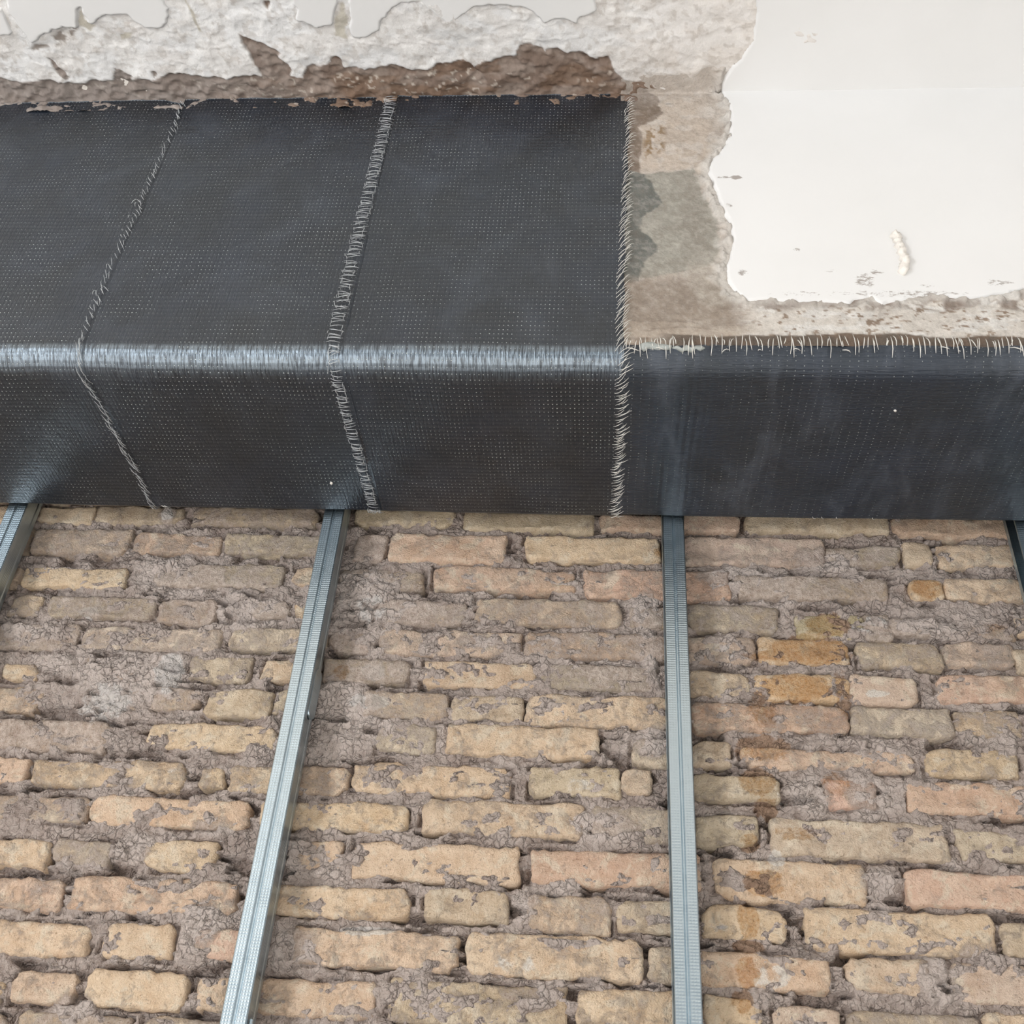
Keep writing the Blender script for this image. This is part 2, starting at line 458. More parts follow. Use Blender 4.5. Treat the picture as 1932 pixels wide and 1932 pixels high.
# tracing tiles of the photograph: origin and magnification
TILE = {'A': (0, 940, 2.927), 'B': (0, 1430, 2.927), 'C': (540, 940, 2.542), 'D': (460, 1430, 2.2465),
        'E': (1220, 940, 2.7135), 'F': (1220, 1430, 2.7135), 'P': (0, 0, 1.0)}
CLAY = {'y': (210, 180, 146), 'yo': (211, 176, 147), 'o': (199, 162, 136), 'r': (203, 156, 134), 'p': (196, 170, 152),
        'g': (184, 167, 138), 'b': (190, 166, 138), 'w': (208, 192, 172), 'dk': (160, 122, 82), 'ob': (196, 158, 112), 'gn': (150, 140, 98)}
TR = '''A 215 515 45 128 b .1|A 530 1000 45 132 g .15|A 1050 1760 50 140 b .5|A -200 40 45 130 y .1
A 180 725 165 300 b .4|A 732 1225 198 305 o .35|A 1232 1775 200 305 g .4|A -300 165 150 290 b .3
A 120 700 380 492 y .1|A 860 1570 368 492 g .55|A 1620 1800 380 485 y .1|A -300 100 370 480 b .3
A 60 222 540 652 b .4|A 268 865 545 657 b .55|A 870 1190 555 690 o .6|A 1400 1608 568 655 w .6|A 1618 1760 568 658 y .2
A -120 430 690 832 p .6|A 450 1225 712 835 w .35|A 1275 1800 722 832 w .3
A 15 200 915 1005 y .1|A 480 632 872 932 y .2|A 640 745 950 1008 y .2|A 1045 1382 868 1002 g .3|A 1455 1760 888 1010 y .1
A -150 222 1042 1168 y .3|A 700 1100 1042 1165 y .55|A 1138 1498 1055 1208 g .15|A 1505 1720 1062 1195 g .2
A -250 600 1218 1382 y .75|A 808 1522 1248 1388 y .15
B -100 150 -8 132 yo .1|B 175 1022 12 162 y .3|B 1093 1238 45 168 y .3|B 1258 1560 42 192 y .25
B -200 482 203 352 y .45|B 493 1382 222 382 yo .1|P 487 767 1515 1569 y .15
B -250 267 443 602 y .1|B 285 625 452 608 w .5|B 788 1188 462 622 y .1
B -300 342 662 832 o .25|B 383 1312 672 852 o .2
B -200 506 902 1088 yo .1|B 558 957 918 1108 y 0|B 1068 1400 948 1118 r 0
B 65 418 1182 1358 yo .1|B 463 1038 1178 1382 y .05|B 1088 1330 1208 1392 y .15|B -300 20 1170 1350 y .3
B 90 700 1418 1600 y .5|B -350 40 1405 1580 b .5|B 760 1290 1440 1620 b .5
C 330 812 55 128 g .1|C 845 1478 62 152 g .1|C 1503 1850 75 152 o .1
C 330 480 172 300 o .75|C 488 1062 172 308 o .1|C 1142 1795 186 298 y .1
C 240 662 338 432 b .4|C 704 1382 333 442 o .2|P 1098 1376 1078 1130 r .2
C 430 862 488 602 p .6|C 903 1604 488 608 b .4|C 1643 1860 518 622 b .45
C 200 412 632 738 p .5|C 438 1132 632 748 p .2|C 1142 1840 648 772 o .5
C 178 590 772 886 b .6|C 653 1192 783 908 y 0|C 1223 1782 798 918 g .5
C 378 772 928 1058 y .45|C 788 1142 945 1068 g .1|C 1152 1830 948 1098 y .2
C 438 718 1088 1218 w .35|C 766 1502 1092 1238 y .15|C 1658 1850 1152 1280 w .2
D 190 442 38 152 y .3|D 458 1138 27 152 y .15|D 1212 1598 42 162 g .1|D 1600 1727 48 157 b .1
D 752 1447 186 328 y .15|D 1478 1860 202 358 w .4
D 160 413 347 472 y .15|D 457 1172 362 518 y 0|D 1212 1932 398 543 r 0
D 110 708 547 673 y .15|D 763 1118 557 693 b .1|D 1203 1553 587 743 y .4|D 1588 1850 603 748 g .1
D 198 917 732 888 y .2|D 943 1692 757 933 y .2|D 1718 1870 807 953 w .3
D 40 557 942 1098 yo .15|D 608 1367 952 1135 b .25|D 1412 1880 990 1140 y .15
E 185 477 80 167 o .1|E 498 1237 88 178 g .05|E 1258 1905 98 192 o .1
E 190 907 205 342 p .2|E 920 1302 245 342 g .55|E 1308 1452 228 342 b 0|E 1488 2000 238 352 y .2
E 463 1228 405 518 y .6|E 1348 1522 412 518 ob .1|E 1526 2000 412 522 y .2
E 200 672 552 678 g .45|E 762 1112 598 718 gn 0|E 1114 1255 598 742 w .6|E 1258 1480 615 703 w .4|E 1630 1880 632 718 o .6|E 1888 2100 602 705 y .1
E 212 562 708 838 p .3|E 568 1032 718 848 ob 0|E 1078 1508 742 868 b .35|E 1512 1880 742 868 p .4|E 1885 2100 778 905 g .1
E 217 522 888 1012 b .2|E 558 1040 908 1042 ob 0|E 1044 1387 912 1058 p 0|E 1488 2050 912 1048 r .1
E 227 1032 1052 1195 r .3|E 1048 1570 1068 1218 w .35|E 1575 1922 1086 1222 y .35
E 222 427 1238 1375 b .1|F 483 1368 -48 62 yo .2|F 1418 1910 -44 92 y .2
F 238 687 88 222 g .1|F 903 1175 112 258 r .05|F 1348 2000 127 292 r .05
F 250 565 298 452 g .15|F 638 1542 322 518 g .1|F 1598 2050 377 528 g .05
F 348 1132 528 735 y .1|F 1333 2050 592 775 r .05
F 278 722 762 932 y .1|F 813 1778 787 1003 y .1|F 1823 2050 847 1013 g .1
F 278 948 997 1183 yo .1|F 1023 1458 1037 1203 y .05|F 1568 2050 1057 1253 p 0
F 293 592 1218 1375 y .1|F 652 988 1272 1420 p .05|F 1028 1720 1308 1470 g .4|F 1740 2050 1318 1480 y .2'''
BR = []
for line in TR.split('\n'):
    for ent in line.split('|'):
        a = ent.split()
        tx, ty, s = TILE[a[0]]
        xl, xr, yt, yb = [float(v) for v in a[1:5]]
        xl, xr, yt, yb = tx + xl / s, tx + xr / s, ty + yt / s, ty + yb / s
        ym = (yt + yb) / 2; xm = (xl + xr) / 2
        X0, zl = px_wall(xl, ym); X1, zr = px_wall(xr, ym)
        _, Z1 = px_wall(xm, yt); _, Z0 = px_wall(xm, yb)
        tilt = max(-0.03, min(0.03, (zr - zl) / max(X1 - X0, 1e-3) * 0.0))
        BR.append([X0, X1, Z0, Z1, a[5], float(a[6])])
# the wall goes on beyond the frame: courses carried on by the same bond
rows_out = []
zz = px_wall(966, 1990)[1]
course = 0.083
FX0 = min(b[0] for b in BR); 
def free(x0, x1, z0, z1):
    return not any(x0 < b[1] + .006 and x1 > b[0] - .006 and z0 < b[3] + .008 and z1 > b[2] - .008 for b in BR)
zrow = ZS + 0.0 - 0.03
k = 0
while zrow > CAMZ - 0.12:
    x = -1.85 + (k % 2) * 0.13
    while x < 1.4:
        L = random.uniform(0.22, 0.275) if random.random() < 0.75 else random.uniform(0.11, 0.15)
        inside = (-1.0 < x < 0.72 and zrow > CAMZ + 0.22)
        if not inside and free(x, x + L, zrow - 0.058, zrow):
            rows_out.append([x, x + L, zrow - 0.058, zrow, random.choice(['y', 'y', 'b', 'yo', 'p', 'g', 'o']), random.uniform(0, .4)])
        x += L + 0.018
    zrow -= course; k += 1
BR += rows_out
# two courses above the soffit line, seen only from lower viewpoints behind the beam edge
for kk in range(1):
    x = -1.85
    while x < 1.4:
        L = random.uniform(0.22, 0.27)
        if free(x, x + L, ZS + 0.055, ZS + 0.11):
            BR.append([x, x + L, ZS + 0.055, ZS + 0.112, 'b', .2])
        x += L + .018

# ---- masks over the wall, in wall coordinates (from pixel ellipses)
def ell(lst, X, Z):
    out = np.zeros(np.shape(X))
    for (cx, cy, rx, ry, amt) in lst:
        x, z = px_wall(cx, cy); xa, _ = px_wall(cx + rx, cy); _, zb = px_wall(cx, cy + ry)
        d = np.sqrt(((X - x) / (xa - x)) ** 2 + ((Z - z) / (z - zb)) ** 2)
        out = np.maximum(out, amt * (1 - sstep(0.55, 1.25, d)))
    return out
STAIN = [(1530, 1225, 85, 32, 1.0), (1560, 1180, 55, 25, .7), (1500, 1300, 75, 30, .8), (1440, 1340, 40, 45, .55), (1590, 1310, 18, 60, .6), (1750, 1112, 34, 20, 1.0),
         (1440, 1410, 62, 30, .75), (1430, 1475, 42, 32, .9), (1445, 1525, 30, 25, .7), (1580, 1480, 36, 30, .5), (1415, 1590, 22, 20, .7),
         (1440, 1665, 42, 28, .95), (1500, 1575, 60, 16, .5), (1412, 1735, 24, 40, 1.0), (1412, 1785, 34, 14, .9), (1410, 1835, 24, 36, 1.0), (1400, 1890, 24, 30, .7),
         (1250, 1040, 22, 14, .7), (1500, 1240, 110, 12, .8), (1480, 1420, 25, 20, .5), (645, 1270, 20, 18, .6), (1470, 1670, 60, 30, .4), (1870, 1185, 40, 14, .5)]
SMEAR = [(318, 970, 16, 16, 1.3), (470, 1150, 70, 40, 1.0), (250, 1275, 110, 50, .9), (320, 1270, 40, 45, 1.0), (690, 1120, 60, 50, 1.0), (700, 1220, 40, 20, .4), (640, 1330, 60, 50, .9), (600, 1400, 90, 40, .6),
         (330, 1090, 90, 40, .5), (1420, 1090, 110, 22, .8), (1720, 1185, 90, 20, .85), (1470, 1128, 70, 14, .9), (1560, 1060, 60, 22, .7), (1220, 1160, 30, 40, .8), (1225, 1230, 20, 45, .8),
         (1240, 1400, 50, 30, .8), (985, 1710, 22, 36, .7), (1140, 1560, 70, 30, .6), (700, 1370, 50, 20, .6), (520, 1620, 50, 40, .9), (400, 1560, 40, 20, .6), (250, 1600, 40, 30, .8),
         (1530, 1500, 40, 40, .9), (1640, 1500, 50, 40, .7), (1660, 1660, 40, 30, .8), (1770, 1850, 40, 50, .8), (100, 1250, 60, 20, .5), (60, 1190, 60, 20, .6), (1850, 1800, 50, 20, .4),
         (380, 1750, 40, 50, .9), (140, 1900, 40, 30, .7), (540, 1790, 60, 40, .6), (900, 1210, 40, 14, .5), (1150, 1265, 60, 20, .5), (750, 1145, 60, 26, .6), (640, 1180, 40, 16, .7), (1000, 1880, 60, 20, .3)]
PALE = [(320, 1270, 28, 40, 1.0), (690, 1755, 60, 10, 1.0), (1480, 1510, 20, 20, .3), (700, 1150, 30, 30, .5), (1360, 1230, 40, 20, .3), (1465, 1620, 18, 18, .9), (1360, 1750, 30, 12, .5), (1655, 1310, 25, 8, .9),
        (700, 1270, 30, 20, .6), (318, 972, 14, 12, 1.1), (200, 1320, 60, 40, .6), (700, 1325, 50, 18, .6), (1090, 1480, 40, 15, .5), (170, 1155, 22, 9, 1.0), (1640, 1180, 40, 20, .4), (970, 1820, 60, 20, .5), (1450, 1840, 60, 30, .4), (350, 1460, 60, 20, .3)]

def brick_mesh(X0, X1, Z0, Z1, proud, seed):
    W, H = X1 - X0, Z1 - Z0
    def knots(L, n):
        e = min(0.004, L * 0.08); e2 = min(0.010, L * 0.2)
        mid = np.linspace(e2, L - e2, n)
        return np.concatenate([[0, e], mid, [L - e, L]])
    us = knots(W, max(4, int(W / 0.010))); vs_ = knots(H, max(3, int(H / 0.009)))
    nu, nv = len(us), len(vs_)
    U, V = np.meshgrid(us, vs_, indexing='ij')
    def wob(t, s, a1, a2):
        return (fbm(t / 0.055, t * 0 + s, 2, seed + s) - .5) * a1 + (fbm(t / 0.011, t * 0 + s + 9, 2, seed + s + 40) - .5) * a2
    L = wob(V, 1, .008, .006); Rr = wob(V, 2, .008, .006); B = wob(U, 3, .007, .006); T = wob(U, 4, .007, .006)
    fu, fv = U / W, V / H
    X = X0 + U + L * (1 - fu) ** 2 + Rr * fu ** 2
    Z = Z0 + V + B * (1 - fv) ** 2 + T * fv ** 2
    # knocked-off corners
    for (cu, cv, ss) in ((0, 0, 5), (W, 0, 6), (0, H, 7), (W, H, 8)):
        rr = 0.002 + 0.012 * hash2(np.array([seed]), np.array([ss]), 3)[0] ** 2
        d = np.hypot(U - cu, V - cv)
        pull = np.clip(1 - d / rr, 0, 1) * rr * 0.55
        X += pull * (1 if cu == 0 else -1); Z += pull * (1 if cv == 0 else -1)
    e = np.minimum(np.minimum(U, W - U), np.minimum(V, H - V))
    r = 0.0035
    y = np.where(e < r, r * (1 - np.sqrt(np.clip(1 - (1 - e / r) ** 2, 0, 1))), 0)
    face = (fbm(X / 0.05, Z / 0.05, 3, seed) - .5) * 0.007 + (fbm(X / 0.014, Z / 0.011, 2, seed + 5) - .5) * 0.0055
    spall = sstep(.60, .66, fbm(X / 0.07, Z / 0.035, 3, seed + 77)) * 0.004
    Y = YW - proud + y + face + spall
    P = np.stack([X, Y, Z], -1).reshape(-1, 3)
    Q = grid_quads(nu, nv, False)
    idx = np.arange(nu * nv).reshape(nu, nv)
    ring = np.concatenate([idx[:, 0], idx[-1, 1:], idx[-2::-1, -1], idx[0, -2:0:-1]])
    back = P[ring].copy(); back[:, 1] = YW + 0.05
    b0 = len(P)
    n = len(ring)
    side = np.stack([ring, b0 + np.arange(n), b0 + (np.arange(n) + 1) % n, np.roll(ring, -1)], -1)
    P = np.concatenate([P, back]); Q = np.concatenate([Q, side])
    c = np.array([(X0 + X1) / 2, YW, (Z0 + Z1) / 2])
    xs, zs = P[:, 0], P[:, 2]
    mask = np.stack([ell(STAIN, xs, zs), ell(SMEAR, xs, zs), ell(PALE, xs, zs)], -1)
    return quads_mesh('brick', P - c, Q, {'mask': mask}), c
for i, (X0, X1, Z0, Z1, col, sm) in enumerate(BR):
    proud = random.uniform(-0.001, 0.0045)
    me, c = brick_mesh(X0, X1, Z0, Z1, proud, 100 + i * 13)
    o = link_obj('brick', me, M['brick'], wall)
    o.location = c
    cl = lin([v * .74 + w_ * .26 for v, w_ in zip(CLAY[col], (216, 200, 184))]); k = random.uniform(1.14, 1.33)
    o.color = (cl[0] * k, cl[1] * k * random.uniform(.97, 1.02), cl[2] * k * random.uniform(.94, 1.04), sm)

# ---- mortar bed between and over the bricks
res = 0.0025
gx = np.arange(-1.80, 1.50, res); gz = np.arange(CAMZ - 0.12, ZS + 0.13, res)
GX, GZ = np.meshgrid(gx, gz, indexing='ij')
smear = ell(SMEAR, GX, GZ)
depth = 0.0040 + (fbm(GX / 0.10, GZ / 0.05, 3, 3) - .5) * 0.010
depth += (fbm(GX / 0.022, GZ / 0.016, 3, 11) - .5) * 0.014 + (fbm(GX / 0.007, GZ / 0.006, 2, 31) - .5) * 0.0055
depth += (fbm(GX / .010, GZ / .008, 2, 37) - .5) * .006
lump = sstep(.56, .72, fbm(GX / 0.045, GZ / 0.026, 4, 51)); depth -= lump * 0.006
hole = sstep(.63, .72, fbm(GX / 0.060, GZ / 0.018, 3, 71)); depth += hole * 0.020
depth -= smear * (0.007 + 0.006 * (fbm(GX / 0.03, GZ / 0.03, 3, 91) - .3))
# open cracks where the joint has shrunk away from the bricks
gap = np.zeros(GX.shape)
for (a0, a1, c0, c1, _, _) in BR:
    i0, i1 = np.searchsorted(gx, [a0 - .012, a1 + .012]); j0, j1 = np.searchsorted(gz, [c0 - .012, c1 + .012])
    if i1 <= i0 or j1 <= j0: continue
    sx_, sz_ = GX[i0:i1, j0:j1], GZ[i0:i1, j0:j1]
    dd = np.maximum(np.maximum(a0 - sx_, sx_ - a1), np.maximum(c0 - sz_, sz_ - c1))
    gap[i0:i1, j0:j1] = np.maximum(gap[i0:i1, j0:j1], sstep(.0055, .0015, np.abs(dd - .001)))
depth += gap * sstep(.52, .64, fbm(GX / .05, GZ / .025, 3, 131)) * .010 * (1 - smear * .8)
# rough, hollow joints in the courses close under the beam
deep = sstep(ZS - 0.16, ZS - 0.02, GZ) * 0.004
depth += deep
P = np.stack([GX, YW + depth, GZ], -1).reshape(-1, 3)
mask = np.stack([ell(STAIN, GX, GZ), smear * .8 + (1 - sstep(0, .02, depth)) * .4, ell(PALE, GX, GZ)], -1).reshape(-1, 3)
me = quads_mesh('mortar_bed', P, grid_quads(len(gx), len(gz)), {'mask': mask})
tag(link_obj('mortar', me, M['mortar'], wall), 'rough grey-brown lime mortar of the brick wall', kind='stuff')

# ================================================================== CEILING PLASTER AND BARE FASCIA
RC = 0.004
class Chart:
    """(X, s, h): s up the fascia then along the ceiling, h out of the surface"""
    def __init__(self, rc):
        a = np.linspace(0, math.pi / 2, 16)
        pts = [(Y0, ZS - 0.2), (Y0, ZC - rc)]
        nrm = [(-1, 0), (-1, 0)]
        for t in a[1:]:
            pts.append((Y0 - rc + rc * math.cos(t), ZC - rc + rc * math.sin(t)))
            nrm.append((-math.cos(t), -math.sin(t)))
        pts.append((-1.0, ZC)); nrm.append((0, -1))
        pts = np.array(pts); self.n = np.array(nrm)
        # chart coordinate of each knot: the sharp-cornered arc length, so that pixels map straight on
        s = [-.2, SC - rc] + [SC - rc + 2 * rc * t / (math.pi / 2) for t in a[1:]] + [SC + Y0 + 1.0]
        self.s = np.array(s); self.p = pts
    def at(self, X, s, h):
        y = np.interp(s, self.s, self.p[:, 0]); z = np.interp(s, self.s, self.p[:, 1])
        ny = np.interp(s, self.s, self.n[:, 0]); nz = np.interp(s, self.s, self.n[:, 1])
        l = np.hypot(ny, nz)
        return np.stack([X, y + ny / l * h, z + nz / l * h], -1)
CH = Chart(RC)
def cpoly(pts):
    return [px_chart(*p) for p in pts]
def warp(X, S, a=0.006, f=0.02, seed=5):
    return (X + (fbm(X / f, S / f, 3, seed) - .5) * 2 * a, S + (fbm(X / f, S / f, 3, seed + 9) - .5) * 2 * a)

# white finish coat outlines
COAT_R = [(1418, -900), (1422, 0), (1425, 30), (1416, 72), (1398, 102), (1374, 126), (1361, 150), (1357, 172), (1366, 192), (1373, 212), (1376, 240), (1374, 262),
          (1360, 288), (1341, 308), (1334, 330), (1345, 352), (1352, 380), (1362, 402), (1376, 430), (1380, 455), (1376, 478), (1370, 502), (1369, 530), (1386, 555),
          (1402, 570), (1418, 577), (1450, 572), (1500, 578), (1560, 577), (1600, 580), (1642, 567), (1662, 582), (1695, 574), (1750, 562), (1790, 568), (1835, 571), (1932, 556), (2200, 560), (4200, 590), (4200, -900)]
COAT_L = [[(-700, 5), (4, 12), (14, 30), (26, 58), (20, 64), (-60, 62), (-300, 50), (-700, 58)],
          [(14, -900), (12, 8), (30, 40), (60, 80), (84, 66), (104, 54), (120, 50), (148, 50), (150, 17), (155, 13), (164, 40), (176, 43), (204, 27), (240, 27), (262, 45), (278, 53), (309, 53), (318, 42), (321, 12), (310, -6), (305, -900)],
          [(548, -900), (552, 4), (560, 14), (556, 34), (578, 42), (600, 50), (630, 46), (634, 18), (642, 2), (640, -900)],
          [(662, -900), (656, 0), (661, 24), (656, 50), (664, 69), (690, 70), (718, 55), (722, 38), (745, 12), (758, 3), (790, 2), (815, 22), (846, 45), (868, 36), (880, 22), (900, 12), (940, 8), (980, 10),
           (1005, 22), (1027, 42), (1060, 33), (1088, 42), (1094, 30), (1126, 20), (1130, -900)]]
BROWN_LINE = [(-400, 150), (0, 147), (30, 150), (80, 150), (130, 153), (170, 154), (215, 150), (250, 151), (300, 148), (318, 136), (360, 142), (430, 146), (480, 140), (520, 141), (572, 142), (580, 120), (615, 117), (634, 98), (648, 112), (652, 126), (672, 124), (690, 130), (720, 120),
              (740, 116), (772, 131), (800, 128), (840, 118), (848, 120), (872, 108), (895, 127), (905, 114), (940, 110), (974, 103), (979, 84), (1002, 80), (1024, 88), (1030, 96), (1050, 88), (1066, 98), (1100, 96), (1112, 106), (1150, 105), (1158, 128), (1180, 150), (1232, 157), (1246, 170), (1246, 260), (-400, 260)]
BROWN_PATCH = [[(450, 63), (490, 78), (520, 90), (532, 100), (527, 106), (552, 132), (545, 146), (500, 144), (481, 118), (473, 100), (460, 80)],
               [(88, 105), (100, 112), (118, 128), (130, 142), (122, 146), (106, 128)], [(213, 126), (226, 128), (250, 142), (244, 154), (214, 150)],
               [(282, 134), (290, 132), (298, 142), (290, 148)], [(497, 0), (508, 0), (507, 14), (500, 12)]]
DARK_SMUDGE = [[(55, 88), (60, 78), (84, 78), (104, 60), (122, 50), (150, 48), (140, 62), (126, 76), (112, 84), (90, 86), (66, 92)]]
BEIGE = [[(148, 50), (150, 17), (154, 13), (162, 36), (184, 46), (172, 56)], [(634, 66), (636, 30), (640, 6), (646, 2), (648, 20), (656, 30), (654, 50), (662, 68)], [(228, 62), (248, 54), (246, 70), (230, 72)], [(350, -10), (358, 4), (376, 46), (380, 56), (374, 58), (360, 26)]]

def paint(col, amt, rgb):
    a = np.clip(amt, 0, 1)[..., None]
    return col * (1 - a) + np.array(lin(rgb)) * a

# ---- rough bed coat on the ceiling, left of the finished plaster
res = 0.0025
gx = np.arange(-1.90, 0.36, res); gs = np.arange(SC - 0.035, SC + 0.50, res)
X, S = np.meshgrid(gx, gs, indexing='ij')
wx, wsn = warp(X, S, .006, .022, 5)
b = poly_sdf(wx, wsn, cpoly(BROWN_LINE))
h = (fbm(X / .09, S / .06, 3, 201) - .5) * .010 + (fbm(X / .02, S / .018, 3, 211) - .5) * .0032 + (fbm(X / .006, S / .006, 2, 221) - .5) * .0012
ridge = np.abs(fbm(X / .05, S / .03, 3, 231) - .5)
h += sstep(.05, .0, ridge) * .0012
h -= sstep(.05, .13, X + (fbm(X / .04, S / .03, 3, 237) - .5) * .12) * sstep(SC + .055, SC + .02, S + (fbm(X / .03, S / .03, 3, 236) - .5) * .04) * .012
col = np.ones(X.shape + (3,)) * np.array(lin((222, 221, 220)))
col = paint(col, sstep(.45, .62, fbm(X / .05, S / .04, 4, 241)) * .40, (208, 201, 194))
col = paint(col, sstep(.54, .66, fbm(X / .02, S / .02, 4, 251)) * .5, (238, 236, 233))
col = paint(col, sstep(-.12, .22, X) * .30, (205, 190, 175))
col = paint(col, sstep(.62, .68, fbm(X / .012, S / .012, 3, 261)) * .35, (168, 158, 148))
for pts in BEIGE:
    col = paint(col, sstep(-.001, .002, poly_sdf(wx, wsn, cpoly(pts))), (190, 184, 172))
for pts in DARK_SMUDGE:
    d = poly_sdf(wx, wsn, cpoly(pts))
    col = paint(col, sstep(-.004, .004, d) * sstep(.40, .55, fbm(X / .012, S / .008, 3, 271)) * .85, (122, 110, 100)); h -= sstep(-.002, .004, d) * .002
br = sstep(-.0012, .0018, b)
for pts in BROWN_PATCH:
    d = poly_sdf(wx, wsn, cpoly(pts)); br = np.maximum(br, sstep(-.001, .0015, d))
bcol = np.ones(X.shape + (3,)) * np.array(lin((124, 107, 96)))
bcol = paint(bcol, sstep(.40, .6, fbm(X / .03, S / .02, 4, 281)) * .7, (150, 136, 126))
bcol = paint(bcol, sstep(.52, .62, fbm(X / .08, S / .03, 3, 291)) * .6, (118, 94, 76))
bcol = paint(bcol, sstep(.70, .75, fbm(X / .008, S / .006, 2, 301)) * sstep(.45, .6, fbm(X / .09, S / .03, 2, 303)) * .7, (196, 186, 174))
bcol = paint(bcol, sstep(.10, .55, (-.35 - X)) * .6, (146, 140, 136))
col = col * (1 - br[..., None]) + bcol * br[..., None]
h -= br * .0045
h += br * ((fbm(X / .012, S / .010, 3, 311) - .4) * .010 + (fbm(X / .035, S / .02, 2, 313) - .5) * .010)
P = CH.at(X.ravel(), S.ravel(), h.ravel() + .004)
me = quads_mesh('rough_plaster', P, grid_quads(len(gx), len(gs), True), {'Col': col.reshape(-1, 3)})
tag(link_obj('rough_plaster', me, M['bed'], ceiling), 'hacked grey-white plaster with a brown mortar line along the beam', kind='structure')

# ---- flat patches of finish coat left on the ceiling
def coat(name, polyset, x0, x1, s0, s1, res, thick, parent, label, edge=.004):
    gx = np.arange(x0, x1, res); gs = np.arange(s0, s1, res)
    X, S = np.meshgrid(gx, gs, indexing='ij')
    wx, wsn = warp(X, S, .0035, .014, 15)
    d = np.full(X.shape, -1e9)
    for pts in polyset:
        d = np.maximum(d, poly_sdf(wx, wsn, cpoly(pts)))
    h = -.006 + (thick + .006) * sstep(-.0025, edge, d) + (fbm(X / .2, S / .2, 2, 401) - .5) * .003
    sc = np.zeros(X.shape + (3,))
    P = CH.at(X.ravel(), S.ravel(), h.ravel())
    Q = grid_quads(len(gx), len(gs), True)
    return X, S, d, P, Q
for i, pts in enumerate(COAT_L):
    c = np.array(cpoly(pts))
    x0, x1, s0, s1 = max(c[:, 0].min() - .02, -1.90), c[:, 0].max() + .02, c[:, 1].min() - .02, min(c[:, 1].max() + .02, SC + .50)
    X, S, d, P, Q = coat('finish', [pts], x0, x1, s0, s1, .0022, .0085, ceiling, '')
    mask = np.zeros((X.size, 3))
    P, Q, mask = keep_cells(P, Q, (d > -.006).ravel(), mask)
    me = quads_mesh('finish_coat', P, Q, {'mask': mask})
    link_obj('finish_coat', me, M['white'], ceiling)

# ================================================================== BEAM
beam = empty('concrete_beam', ((-0.3), (Y0 + YR) / 2, ZS))
tag(beam, 'concrete beam under the ceiling, wrapped in black carbon fibre sheets', 'beam', kind='thing')
BOFF = Vector(beam.location)
def under_beam(name, me, mat, parent=beam):
    o = link_obj(name, me, mat, parent)
    if parent is beam: o.location = -BOFF
    return o
# core section
def beam_path(off=0.0, zt=ZC):
    """profile from the fascia top, round the lower edge, along the soffit, up the rear"""
    pts = [(Y0, zt), (Y0, ZS + RB)]; nr = [(-1, 0), (-1, 0)]
    for t in np.linspace(0, math.pi / 2, 14)[1:]:
        pts.append((Y0 + RB - RB * math.cos(t), ZS + RB - RB * math.sin(t))); nr.append((-math.cos(t), -math.sin(t)))
    r2 = .008
    pts.append((YR - r2, ZS)); nr.append((0, -1))
    for t in np.linspace(0, math.pi / 2, 7)[1:]:
        pts.append((YR - r2 + r2 * math.sin(t), ZS + r2 - r2 * math.cos(t))); nr.append((math.sin(t), -math.cos(t)))
    pts.append((YR, ZS + .25)); nr.append((1, 0))
    p = np.array(pts, float); n = np.array(nr, float)
    s = np.concatenate([[0], np.cumsum(np.hypot(*np.diff(p, axis=0).T))])
    return p + n * off, n, s
BP, BN, BS = beam_path()
S_BEND0 = (ZC - ZS - RB); S_BEND1 = S_BEND0 + RB * math.pi / 2; S_REAR = S_BEND1 + (YR - .008 - Y0 - RB)
def bp(X, s, h):
    y = np.interp(s, BS, BP[:, 0]); z = np.interp(s, BS, BP[:, 1]); ny = np.interp(s, BS, BN[:, 0]); nz = np.interp(s, BS, BN[:, 1])
    l = np.hypot(ny, nz)
    return np.stack([np.asarray(X) + 0 * y, y + ny / l * h, z + nz / l * h], -1)
cp = beam_path(-.004)[0]
v = []; f = []
for x in (-3.0, 3.0):
    for (y, z) in cp: v.append((x, y, z))
    v.append((x, YR - .004, ZC))
n = len(cp) + 1
f.append(list(range(n))); f.append(list(range(2 * n - 1, n - 1, -1)))
for i in range(n):
    j = (i + 1) % n
    f.append((i, n + i, n + j, j))
me = mesh_raw('core', v, f, False)
under_beam('beam_core', me, M['concrete'])

# ---- bare fascia right of the carbon sheets
res = 0.0022
gx = np.arange(0.022, 1.75, res); gs = np.arange(0.034, SC + .07, res)
X, S = np.meshgrid(gx, gs, indexing='ij')
wx, wsn = warp(X, S, .007, .028, 25); w2x, w2s = warp(X, S, .003, .007, 45); w2x = w2x + (wx - X); w2s = w2s + (wsn - S)
def zone(pts, soft=.002): return sstep(-soft, soft, poly_sdf(w2x, w2s, cpoly(pts)))
col = np.ones(X.shape + (3,)) * np.array(lin((206, 192, 178)))
col = paint(col, sstep(.4, .62, fbm(X / .03, S / .03, 4, 501)) * .5, (190, 172, 155))
col = paint(col, zone([(1215, 170), (1330, 170), (1345, 300), (1325, 325), (1200, 322), (1205, 240)], .012) * .8, (212, 192, 172))
col = paint(col, sstep(.55, .66, fbm(X / .018, S / .018, 4, 511)) * .45, (224, 214, 204))
col = paint(col, zone([(1214, 245), (1252, 235), (1256, 285), (1215, 300)], .008) * sstep(.46, .56, fbm(X / .008, S / .012, 3, 521)), (160, 128, 88))
col = paint(col, zone([(1172, 150), (1208, 160), (1240, 186), (1249, 205), (1246, 218), (1222, 232), (1206, 240), (1214, 262), (1204, 300), (1208, 335), (1172, 340)]), (142, 122, 104))
col = paint(col, zone([(1172, 322), (1216, 330), (1310, 320), (1322, 360), (1338, 392), (1352, 420), (1360, 470), (1352, 498), (1300, 512), (1250, 522), (1172, 530)]), (170, 164, 150))
